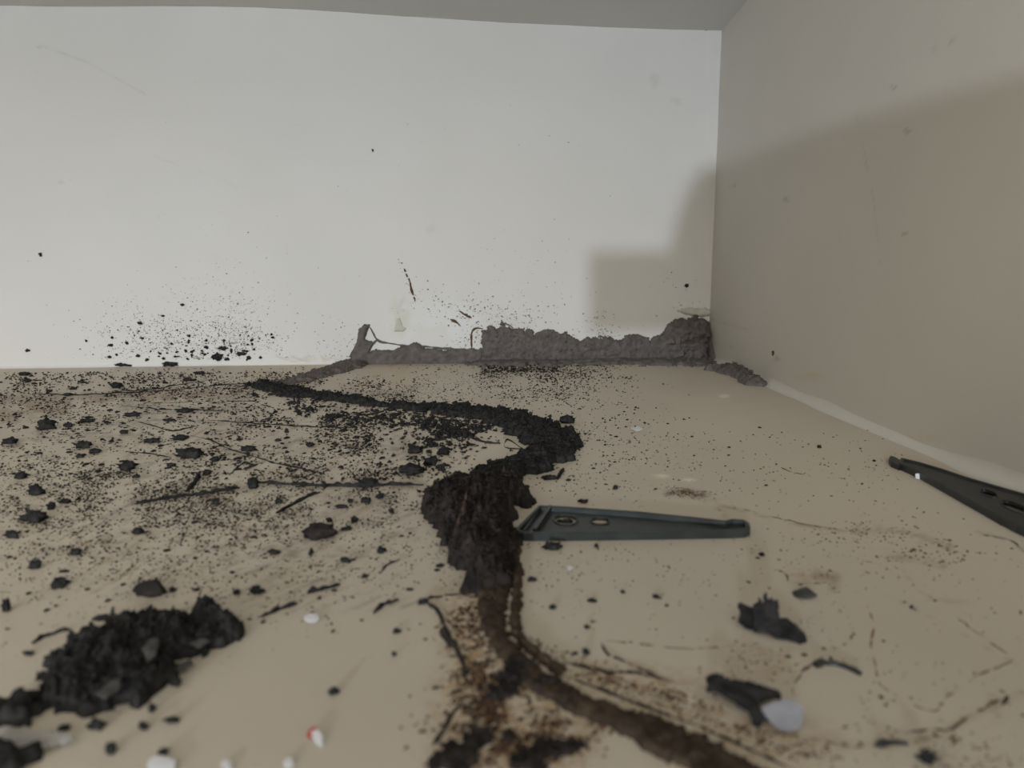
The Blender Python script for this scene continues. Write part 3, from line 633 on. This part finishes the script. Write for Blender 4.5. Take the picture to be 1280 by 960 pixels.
small(60, 60, 335, 395, 452, 2.5, 5, 'tiny dark mud speck stuck to the back wall above the left floor', 'tiny specks on the back wall', (255, 60), BW)

# ------------------------------------------------------------------ dust and painted glints: what nobody could count
def dust(name, lb, fr, spec, m, flat=.7):
    PX, PY, SZ = [], [], []
    for (kind, n, a, b, c, d, s0, s1) in spec:
        if kind == 'g': x = RNG.normal(a, c, n); y = RNG.normal(b, d, n)
        elif kind == 'u': x = RNG.uniform(a, b, n); y = RNG.uniform(c, d, n)
        else:
            pts = np.array(a, float); seg = np.hypot(*(pts[1:]-pts[:-1]).T); Lc = np.concatenate([[0], np.cumsum(seg)]); t = RNG.uniform(0, Lc[-1], n)
            x = np.interp(t, Lc, pts[:, 0])+RNG.normal(0, c, n); y = np.interp(t, Lc, pts[:, 1])+RNG.normal(0, d, n)
        # natural unevenness: keep where a low noise is high
        k = RNG.random(n) < np.clip((fbm(x/38, y/16, 77)-.30)*3.2, .05, 1)
        x, y = x[k], y[k]; s_ = RNG.uniform(0, 1, len(x))**2.2*(s1-s0)+s0
        PX.append(x); PY.append(y); SZ.append(s_)
    x, y, s_ = map(np.concatenate, (PX, PY, SZ))
    lf = 463-0.0121*x if fr is FL else 0
    if fr is FL:
        k = (y > lf) & (y < 990) & (x > -60) & (x < 1340)
        rl = 450+(x-885)*0.423; k &= (x < 885) | (y > rl+5)
    else: k = (y < 449) & (x < 878)
    x, y, s_ = x[k], y[k], s_[k]
    P = fr.hit(x, y); f = (P-CO)[:, 1]*cp-(P-CO)[:, 2]*sp
    P = P+fr.N*(s_*f/F*.12)[:, None]
    o = grains(name, P, s_*f/F, m, None, flat); stuff(o); tag(o, lb, 'dust'); return o
dust('mud_dust', 'fine dark mud dust strewn thickly over the left half of the floor', FL, [
  ('u', 15000, 0, 520, 465, 600, 0.7, 4.2), ('u', 6500, -30, 500, 590, 660, .9, 3.8), ('g', 6500, 230, 650, 190, 55, .9, 4),
  ('u', 900, 130, 460, 455, 480, 1, 3), ('u', 1500, 330, 560, 500, 560, 1.2, 4.5), ('g', 700, 350, 640, 90, 40, 1.3, 4)], M['dark'])
dust('mud_grit', 'coarse black grit spilled along the lower side of the zigzag trail', FL, [
  ('l', 2300, [(340, 505), (430, 515), (520, 528), (600, 540), (640, 548)], 0, 20, 9, 2, 8), ('g', 700, 560, 545, 45, 12, 2, 9), ('l', 500, [(430, 560), (560, 590)], 0, 25, 10, 2, 6),
  ('l', 600, [(560, 510), (640, 512), (690, 530), (715, 560)], 0, 8, 5, 1.5, 5), ('l', 500, [(530, 625), (560, 690), (585, 740)], 0, 9, 8, 1.5, 4)], M['dark'])
dust('mud_speckle', 'fine dark speckle on the floor in front of the jagged wall band and right of the bend', FL, [
  ('g', 2600, 675, 480, 45, 22, .9, 3.2), ('u', 1800, 600, 790, 455, 474, .9, 3), ('u', 400, 600, 700, 457, 466, 1.5, 5), ('g', 900, 735, 530, 45, 35, 1, 3.6), ('g', 700, 740, 590, 60, 26, 1, 3.4), ('u', 300, 460, 640, 460, 500, .9, 3)], M['pile'])
dust('mud_speckle', 'sparse brown speckle over the right part of the floor', FL, [
  ('u', 700, 780, 1130, 540, 640, 1, 3.2), ('u', 1000, 660, 1280, 680, 800, 1.2, 3.6), ('g', 400, 1040, 690, 60, 30, 1.2, 3.6), ('g', 500, 1090, 665, 60, 10, 1.2, 4),
  ('g', 380, 1150, 692, 40, 12, 1.3, 5), ('g', 1100, 860, 617, 13, 3.6, .8, 2.6), ('u', 300, 1050, 1280, 800, 960, 1.5, 5), ('g', 350, 1010, 770, 25, 26, 1.4, 4), ('u', 900, 640, 960, 670, 740, 1.2, 3.6)], M['rust'])
dust('mud_grains', 'red-brown grainy bed around the lower end of the flat crust', FL, [
  ('l', 1900, [(585, 750), (585, 800), (600, 850), (620, 900), (600, 955)], 0, 18, 14, 2, 7), ('g', 900, 650, 910, 40, 24, 2, 8), ('g', 700, 600, 930, 40, 26, 2, 8),
  ('l', 900, [(700, 835), (800, 860), (900, 900), (980, 930), (1050, 960)], 0, 14, 8, 2, 6), ('l', 500, [(690, 940), (760, 905)], 0, 10, 8, 2, 6), ('g', 300, 950, 830, 28, 18, 1.6, 5),
  ('g', 250, 1190, 940, 50, 24, 2, 6), ('l', 300, [(660, 800), (700, 825), (760, 850)], 0, 8, 5, 1.5, 5)], M['rust'])
dust('mud_grains', 'darker grains mixed through the bed beside the flat crust', FL, [
  ('l', 700, [(585, 750), (590, 800), (605, 850), (620, 900), (600, 955)], 0, 18, 14, 2, 7), ('g', 300, 640, 900, 50, 30, 2, 9), ('l', 260, [(720, 850), (850, 880), (960, 935)], 0, 14, 8, 2, 5)], M['pile'])
dust('mud_dust', 'lighter brown dust mixed into the dark dust on the left floor', FL, [
  ('u', 6000, 0, 540, 468, 640, .8, 3.6), ('g', 4200, 240, 670, 200, 60, 1, 3.6), ('l', 1500, [(0, 512), (150, 500), (330, 487)], 0, 10, 6, .8, 3), ('u', 1200, 440, 640, 455, 510, .8, 2.4)], M['brown'])
dust('wall_spatter', 'fine dark spatter on the back wall above the left floor', BW, [('g', 1500, 255, 440, 60, 22, .6, 2.2), ('g', 1200, 262, 425, 55, 30, .6, 1.7), ('u', 500, 120, 330, 370, 450, .6, 1.6),
  ('g', 700, 260, 430, 48, 24, .8, 2.8), ('g', 350, 290, 400, 70, 45, .7, 2.0), ('u', 200, 60, 440, 400, 450, .8, 2.6), ('u', 60, 0, 880, 80, 380, .7, 1.6), ('g', 120, 420, 430, 30, 14, .8, 2.2)], M['dark'])
dust('wall_spatter', 'fine brown speckle on the back wall above the jagged band', BW, [
  ('g', 420, 620, 398, 45, 14, .8, 2.6), ('g', 300, 730, 408, 22, 10, .8, 2.6), ('g', 160, 560, 378, 30, 12, .8, 2.4), ('l', 60, [(500, 320), (508, 345), (518, 376)], 0, 2.5, 2, .9, 2.6), ('g', 90, 665, 350, 40, 30, .8, 1.8), ('g', 60, 850, 372, 18, 18, .8, 2.2), ('g', 140, 590, 425, 14, 8, .8, 2.2)], M['brown'])
dust('painted_glints', 'tiny white flecks standing in for glints on the back wall above the left floor', BW, [  # white grains in place of specular glints on the paint
  ('g', 700, 302, 422, 20, 26, .9, 2.8), ('g', 260, 265, 370, 36, 40, .8, 2.3)], M['white'])

# ------------------------------------------------------------------ the big slab, lower left
root = crust('mud_slab', M['dark'], FL, 0.0006, 0.0066, 0.004, [[(68, 832), (80, 812), (110, 800), (150, 785), (185, 775), (235, 772), (255, 782), (300, 790), (298, 800), (268, 808), (240, 822), (214, 832), (212, 850), (190, 868), (160, 885),
    (120, 893), (90, 895), (65, 893), (60, 865)]], rough=0.0042, nf=230, lump=1.5, seed=81, crumbs=1500, csize=.0012,
    holes=[[(228, 784), (238, 782), (240, 792), (230, 794)], [(246, 792), (262, 792), (258, 799), (248, 799)]])
tag(root, 'big broken black mud slab lying in the lower left foreground', 'mud slab')
tag(crust('mud_slab', M['dark'], FL, 0.0008, 0.006, 0.004, [[(-25, 900), (0, 885), (30, 877), (54, 874), (50, 890), (40, 908), (0, 912), (-25, 912)]], rough=0.0026, nf=260, lump=1.3, seed=82, crumbs=150, csize=.0011),
    'black mud slab piece cut by the left edge beside the big slab', 'mud slab')
tag(crust('mud_slab', M['dark'], FL, 0.0008, 0.006, 0.004, [[(-30, 945), (20, 938), (55, 940), (35, 965), (10, 990), (-40, 990)]], rough=0.0026, nf=260, lump=1.3, seed=83),
    'black mud piece in the bottom left corner below the milky strip', 'mud slab')
tag(crust('mud_slab', M['dark'], FL, 0.0008, 0.008, 0.0045, [[(238, 770), (250, 760), (272, 762), (272, 775), (285, 772), (288, 782), (300, 784), (302, 792), (270, 800), (245, 790)]], rough=0.0028, nf=260, lump=1.5, seed=84, crumbs=90, csize=.0012),
    'jagged black slab piece at the upper right end of the big slab', 'mud slab')

SLAB = bpy.data.objects['mud_slab']
# ------------------------------------------------------------------ flat plates (torn flakes, scraps): bent sheets with thickness
def plate(name, m, poly, lb, cat, base_y, tilt=0, th=0.0006, bend=0.0008, parent=None, lift=0.0003, seed=0, sub=True):
    """a sheet whose near edge touches the floor under pixel row base_y and which leans up by tilt degrees"""
    poly = np.array(poly, float); cx = poly[:, 0].mean(); b = FL.hit(cx, base_y); t = math.radians(tilt)
    fr = Frame((b[0], b[1], lift), (1, 0, 0), (0, math.cos(t), math.sin(t)))
    q = fr.uv(poly[:, 0], poly[:, 1]); lo_ = q.min(0); hi_ = q.max(0); cell = max((hi_-lo_).max()/34, 0.0003)
    u = np.arange(lo_[0]-cell, hi_[0]+cell, cell); v = np.arange(lo_[1]-cell, hi_[1]+cell, cell); U, V = np.meshgrid(u, v, indexing='ij')
    ok = poly_sd(U, V, q)+(fbm(U*400, V*400, seed)-.5)*cell*2 > -cell*.3; co = ok[:-1, :-1] & ok[1:, :-1] & ok[:-1, 1:] & ok[1:, 1:]
    H = (fbm(U*90+seed, V*90, seed, 3)-.5)*2*bend; H = H-H[ok].min()
    if tilt: H = H-H.mean()*0
    bmm = bmesh.new(); top = {}; bot = {}
    Pt = fr.w(U, V, H+th); Pb = fr.w(U, V, H)
    idx = np.argwhere(co)
    def g(d, A, i, j):
        if (i, j) not in d: d[(i, j)] = bmm.verts.new(A[i, j])
        return d[(i, j)]
    cs = set(map(tuple, idx.tolist()))
    for i, j in cs:
        c4 = [(i, j), (i+1, j), (i+1, j+1), (i, j+1)]
        bmm.faces.new([g(top, Pt, *c) for c in c4]); bmm.faces.new([g(bot, Pb, *c) for c in c4[::-1]])
        for (a, bq, nb_) in ((c4[0], c4[1], (i, j-1)), (c4[1], c4[2], (i+1, j)), (c4[2], c4[3], (i, j+1)), (c4[3], c4[0], (i-1, j))):
            if nb_ not in cs: bmm.faces.new([g(top, Pt, *bq), g(top, Pt, *a), g(bot, Pb, *a), g(bot, Pb, *bq)])
    me = bpy.data.meshes.new(name); bmm.to_mesh(me); bmm.free(); me.materials.append(M[m] if isinstance(m, str) else m)
    o = bpy.data.objects.new(name, me); C.objects.link(o)
    if parent is not None: o.parent = parent; o.location = -Vector(parent.location)
    else: recentre(o); tag(o, lb, cat)
    return o
b = FL.hit(965, 795); root = empty('torn_flake', (float(b[0]), float(b[1]), 0))
tag(root, 'torn black leaf-like flake standing up with jagged tips on the right floor', 'flake')
plate('upright_blade', 'dark', [(942, 790), (941, 770), (940, 755), (946, 752), (948, 745), (952, 752), (954, 742), (957, 738), (960, 750), (966, 742), (964, 751), (971, 750), (971, 765), (972, 782), (968, 792)], '', '', 795, 58, .001, .002, root, seed=1)
plate('left_blade', 'dark', [(921, 758), (926, 757), (938, 762), (946, 770), (962, 778), (966, 792), (950, 790), (932, 787), (922, 778), (924, 768)], '', '', 790, 22, .0012, .0016, root, seed=2)
plate('right_blade', 'dark', [(950, 776), (975, 778), (982, 777), (992, 786), (1004, 796), (1008, 803), (1000, 806), (984, 801), (968, 798), (955, 790)], '', '', 805, 14, .0016, .0016, root, seed=3)
b = FL.hit(930, 890); root = empty('torn_flake', (float(b[0]), float(b[1]), 0))
tag(root, 'black wedge-shaped flake tipped with a pale wing in the right foreground', 'flake')
plate('upper_blade', 'dark', [(882, 850), (890, 847), (915, 855), (940, 862), (972, 872), (975, 878), (950, 884), (945, 892), (920, 884), (898, 872), (880, 868), (886, 860)], '', '', 890, 14, .0016, .0018, root, seed=4)
plate('lower_blade', 'dark', [(918, 872), (935, 878), (948, 888), (960, 895), (970, 906), (955, 902), (949, 912), (940, 908), (936, 893), (920, 882)], '', '', 910, 14, .0014, .0016, root, seed=5)
plate('pale_wing', 'bluegrey', [(950, 888), (965, 880), (980, 877), (996, 880), (1004, 890), (1003, 903), (998, 912), (975, 914), (962, 903)], 'pale blue-grey insect wing', '', 912, 10, .0004, .0006, root, lift=.002, seed=6)['label'] = 'pale blue-grey tip'
plate('oval_flake', 'flake', [(990, 742), (1000, 738), (1008, 737), (1014, 742), (1022, 747), (1014, 750), (1000, 749), (992, 746)], 'grey oval flake lying on the floor above the torn leaf flake', 'flake', 750, 6, .0008, .0008, seed=7)
# curved black twig and stick
def twig(pts, w_, lb, head=None):
    o = ridge('curved_twig', M['plastic2'], FL, pts, w_, 2.0, .2, None, 201, taper=False)
    tag(o, lb, 'twig')
    if head: ridge('twig_head', M['plastic2'], FL, head, w_*1.7, 2.2, .1, o, 202, taper=False)
    return o
twig([(1020, 833), (1030, 831), (1045, 832), (1060, 837), (1076, 845)], 6, 'curved black twig with a thick head in the right foreground', [(1018, 834), (1026, 833)])
tag(ridge('short_stick', M['plastic2'], FL, [(1093, 934), (1105, 930), (1120, 929), (1136, 931)], 9, 1.6, .5, None, 203), 'short black stick near the bottom edge on the right', 'twig')
tag(ridge('thorn', M['dark'], FL, [(696, 600), (700, 594), (705, 587)], 4, 3, .3, None, 204), 'thin black spur rising from the flat crumb above the bracket', 'thorn')
for i, (q, by, lf_) in enumerate([([(203, 838), (222, 832), (240, 826), (243, 832), (225, 840), (206, 844)], 846, .001),
    ([(178, 812), (192, 800), (200, 804), (196, 820), (184, 830)], 842, .0062), ([(120, 870), (140, 852), (152, 850), (150, 862), (132, 876)], 888, .0060), ([(236, 806), (252, 800), (262, 803), (250, 812)], 816, .0052)]):
    fo = plate('grey_facet', 'flake', q, '', '', by, 8, .0006, .0012, SLAB, lift=lf_, seed=30+i)
# scraps
plate('paper_scrap', 'white', [(381, 772), (388, 768), (397, 769), (400, 774), (396, 778), (386, 779), (381, 776)], 'white paper scrap alone in the left foreground', 'scrap', 779, 8, .0004, .0006, seed=11)
b = FL.hit(392, 935); root = empty('paper_scrap', (float(b[0]), float(b[1]), 0)); tag(root, 'red and white crumpled scrap near the bottom edge', 'scrap')
plate('red_end', 'red', [(383, 918), (388, 910), (395, 909), (396, 915), (390, 922), (384, 924)], '', '', 924, 15, .0004, .0006, root, seed=12)
plate('white_end', 'white', [(390, 916), (398, 914), (404, 922), (403, 934), (396, 931), (391, 922)], '', '', 932, 8, .0004, .0006, root, seed=13)
plate('paper_scrap', 'white', [(184, 957), (190, 948), (208, 947), (220, 952), (218, 966), (190, 970)], 'white scrap at the bottom edge left of the red one', 'scrap', 968, 6, .0004, .0006, seed=14)
plate('paper_scrap', 'white', [(354, 955), (358, 949), (366, 950), (368, 957), (360, 962)], 'small white scrap at the bottom edge below the red one', 'scrap', 960, 6, .0004, .0006, seed=15)
plate('paper_scrap', 'white', [(276, 956), (280, 950), (288, 953), (292, 962), (284, 968)], 'small white scrap at the bottom edge between two others', 'scrap', 964, 6, .0004, .0006, seed=16)
plate('paper_scrap', 'white', [(708, 709), (713, 707), (717, 710), (714, 713), (709, 712)], 'tiny white scrap below the slotted bracket', 'scrap', 713, 6, .0003, .0003, seed=17)
plate('paper_scrap', 'white', [(788, 536), (797, 533), (804, 537), (796, 540)], 'tiny white scrap on the floor right of the trail bend', 'scrap', 541, 4, .0003, .0003, seed=18)
plate('milky_strip', 'clear', [(-30, 913), (30, 913), (60, 916), (92, 922), (94, 930), (60, 938), (20, 941), (-30, 942)], 'milky grey plastic strip at the left edge below the slabs', 'strip', 942, 10, .0006, .0008, seed=19)

# ------------------------------------------------------------------ plastic shelf brackets
def bracket(lb, m, outline, hz, rim, slots, ribs, zf, near=(0, 0)):
    """outline: pixels of the upper edge, all at height hz; floor panel at zf; slots cut through"""
    T = Frame((0, 0, hz), (1, 0, 0), (0, 1, 0)); o2 = T.uv(np.array([p[0] for p in outline], float), np.array([p[1] for p in outline], float))
    c = o2.mean(0); root = empty('shelf_bracket', (float(c[0]), float(c[1]), 0)); tag(root, lb, 'bracket')
    n = len(o2); area = 0.5*sum(o2[i][0]*o2[(i+1) % n][1]-o2[(i+1) % n][0]*o2[i][1] for i in range(n))
    if area < 0: o2 = o2[::-1]
    def inset(d):
        R = []
        for i in range(n):
            a, b_, c_ = o2[i-1], o2[i], o2[(i+1) % n]
            e1 = (b_-a)/np.linalg.norm(b_-a); e2 = (c_-b_)/np.linalg.norm(c_-b_)
            n1 = np.array([-e1[1], e1[0]]); n2 = np.array([-e2[1], e2[0]]); k = (n1+n2); k /= max(np.linalg.norm(k)**2/2, .35)
            R.append(b_+k*d)
        return np.array(R)
    i1 = inset(rim)
    # rim wall with a small chamfer
    rows = []
    ch = rim*.25
    for (q, z) in ((o2, 0.0), (o2, hz-ch), (inset(ch), hz), (inset(rim-ch), hz), (i1, hz-ch), (i1, 0.0002)):
        rows.append(np.concatenate([q, np.full((n, 1), z)], 1))
    V = np.concatenate(rows); Fs = []
    for r in range(5):
        for i in range(n): Fs.append((r*n+i, r*n+(i+1) % n, (r+1)*n+(i+1) % n, (r+1)*n+i))
    for i in range(n): Fs.append((5*n+i, 5*n+(i+1) % n, (i+1) % n, i))
    mesh('rim', V, Fs, M[m], root)
    # panel with slots: fill by triangulation
    bmm = bmesh.new()
    def loop(P): 
        vv = [bmm.verts.new((p[0], p[1], 0)) for p in P]; return [bmm.edges.new((vv[i], vv[(i+1) % len(vv)])) for i in range(len(vv))]
    E = loop(inset(rim*.8)); Pf = Frame((0, 0, zf), (1, 0, 0), (0, 1, 0)); SL = []
    for (x, y, a, b_, s_) in slots:
        ang = np.linspace(0, 2*math.pi, 20, endpoint=False)
        ex = np.sign(np.cos(ang))*np.abs(np.cos(ang))**.7*a; ey = np.sin(ang)*b_
        q = Pf.uv(x+ex, y+ey+ex*s_); SL.append(q); E += loop(q)
    bmesh.ops.triangle_fill(bmm, edges=E, use_beauty=True)
    for f in bmm.faces:
        if f.normal.z < 0: f.normal_flip()
    r = bmesh.ops.extrude_face_region(bmm, geom=bmm.faces[:]); top = [v for v in r['geom'] if isinstance(v, bmesh.types.BMVert)]
    for v in top: v.co.z = zf
    for v in bmm.verts:
        if v not in top: v.co.z = zf-0.0012
    bmesh.ops.recalc_face_normals(bmm, faces=bmm.faces[:])
    me = bpy.data.meshes.new('panel'); bmm.to_mesh(me); bmm.free(); me.materials.append(M[m]); p = bpy.data.objects.new('panel', me); C.objects.link(p); p.parent = root; p.location = -root.location
    # raised lips around slots
    for q in SL:
        cc = q.mean(0); k = len(q); R_ = []
        for (f, z) in ((1.0, zf-.0004), (1.0, zf+.0006), (1.14, zf+.0006), (1.2, zf-.0004)):
            R_.append(np.concatenate([cc+(q-cc)*f, np.full((k, 1), z)], 1))
        Fs = [(r_*k+i, r_*k+(i+1) % k, (r_+1)*k+(i+1) % k, (r_+1)*k+i) for r_ in range(3) for i in range(k)]
        mesh('slot_lip', np.concatenate(R_), Fs, M[m], root)
    for (x0, y0, x1, y1, wd, z1) in ribs:
        a = Pf.uv(np.array(float(x0)), np.array(float(y0))); b_ = Pf.uv(np.array(float(x1)), np.array(float(y1))); d = (b_-a)/np.linalg.norm(b_-a); nn = np.array([-d[1], d[0]])*wd/2
        q = [a-nn, b_-nn, b_+nn, a+nn]; V = [(p_[0], p_[1], z) for z in (zf-.0005, z1) for p_ in q]
        mesh('rib', V, [(0, 1, 2, 3)[::-1], (4, 5, 6, 7), (0, 1, 5, 4), (1, 2, 6, 5), (2, 3, 7, 6), (3, 0, 4, 7)], M[m], root)
    return root
r = bracket('dark green-black tapered plastic bracket with two slots, beside the mud pile', 'plastic',
  [(673, 631), (700, 632), (800, 639), (870, 646), (905, 650), (914, 648), (930, 649), (937, 653), (938, 658), (932, 662), (914, 663), (860, 664), (780, 665), (700, 666), (655, 666), (642, 662)], 0.0042, 0.0019,
  [(707, 650, 14, 5.5, .04), (750, 651.5, 11, 4, .04)], [(688, 638, 668, 668, .0018, .0044), (676, 637, 655, 666, .001, .003)], 0.0016)
r2 = bracket('black tapered plastic bracket with a notched tip, lying by the right wall', 'plastic2',
  [(1126, 571.5), (1150, 577), (1180, 586), (1213, 597), (1280, 616), (1335, 632), (1342, 650), (1330, 678), (1300, 668), (1270, 655), (1247, 643), (1193, 613), (1147, 588), (1124, 578)], 0.0045, 0.0024,
  [(1268, 634, 16, 5, .35), (1236, 617, 10, 3.5, .32)], [], 0.0034)
bt = Frame((0, 0, .003), (1, 0, 0), (0, 1, 0)); tp = [(1111, 574), (1113, 570.5), (1118, 571.5), (1126, 576), (1130, 581), (1124, 582.5), (1114, 578)]
q = bt.uv(np.array([p[0] for p in tp]), np.array([p[1] for p in tp])); k = len(q)
V = [(a[0], a[1], z) for z in (0.0, .0034) for a in q]
mesh('tip_tongue', V, [tuple(range(k)), tuple(range(2*k-1, k-1, -1))]+[(i, (i+1) % k, (i+1) % k+k, i+k) for i in range(k)], M['plastic2'], r2)
clump(707, 652, 24, 9, 'dark lump standing in for shadow inside the left slot of the slotted bracket', 'pile', seed=[900])  # dark lump added to darken the slot like shadow
plate('paper_scrap', 'white', [(1144, 592), (1149, 592), (1149, 599), (1144, 598)], 'tiny pale scrap against the near side of the bracket by the right wall', 'scrap', 599, 60, .0005, .0002, seed=23)
print('objects', len(bpy.data.objects))
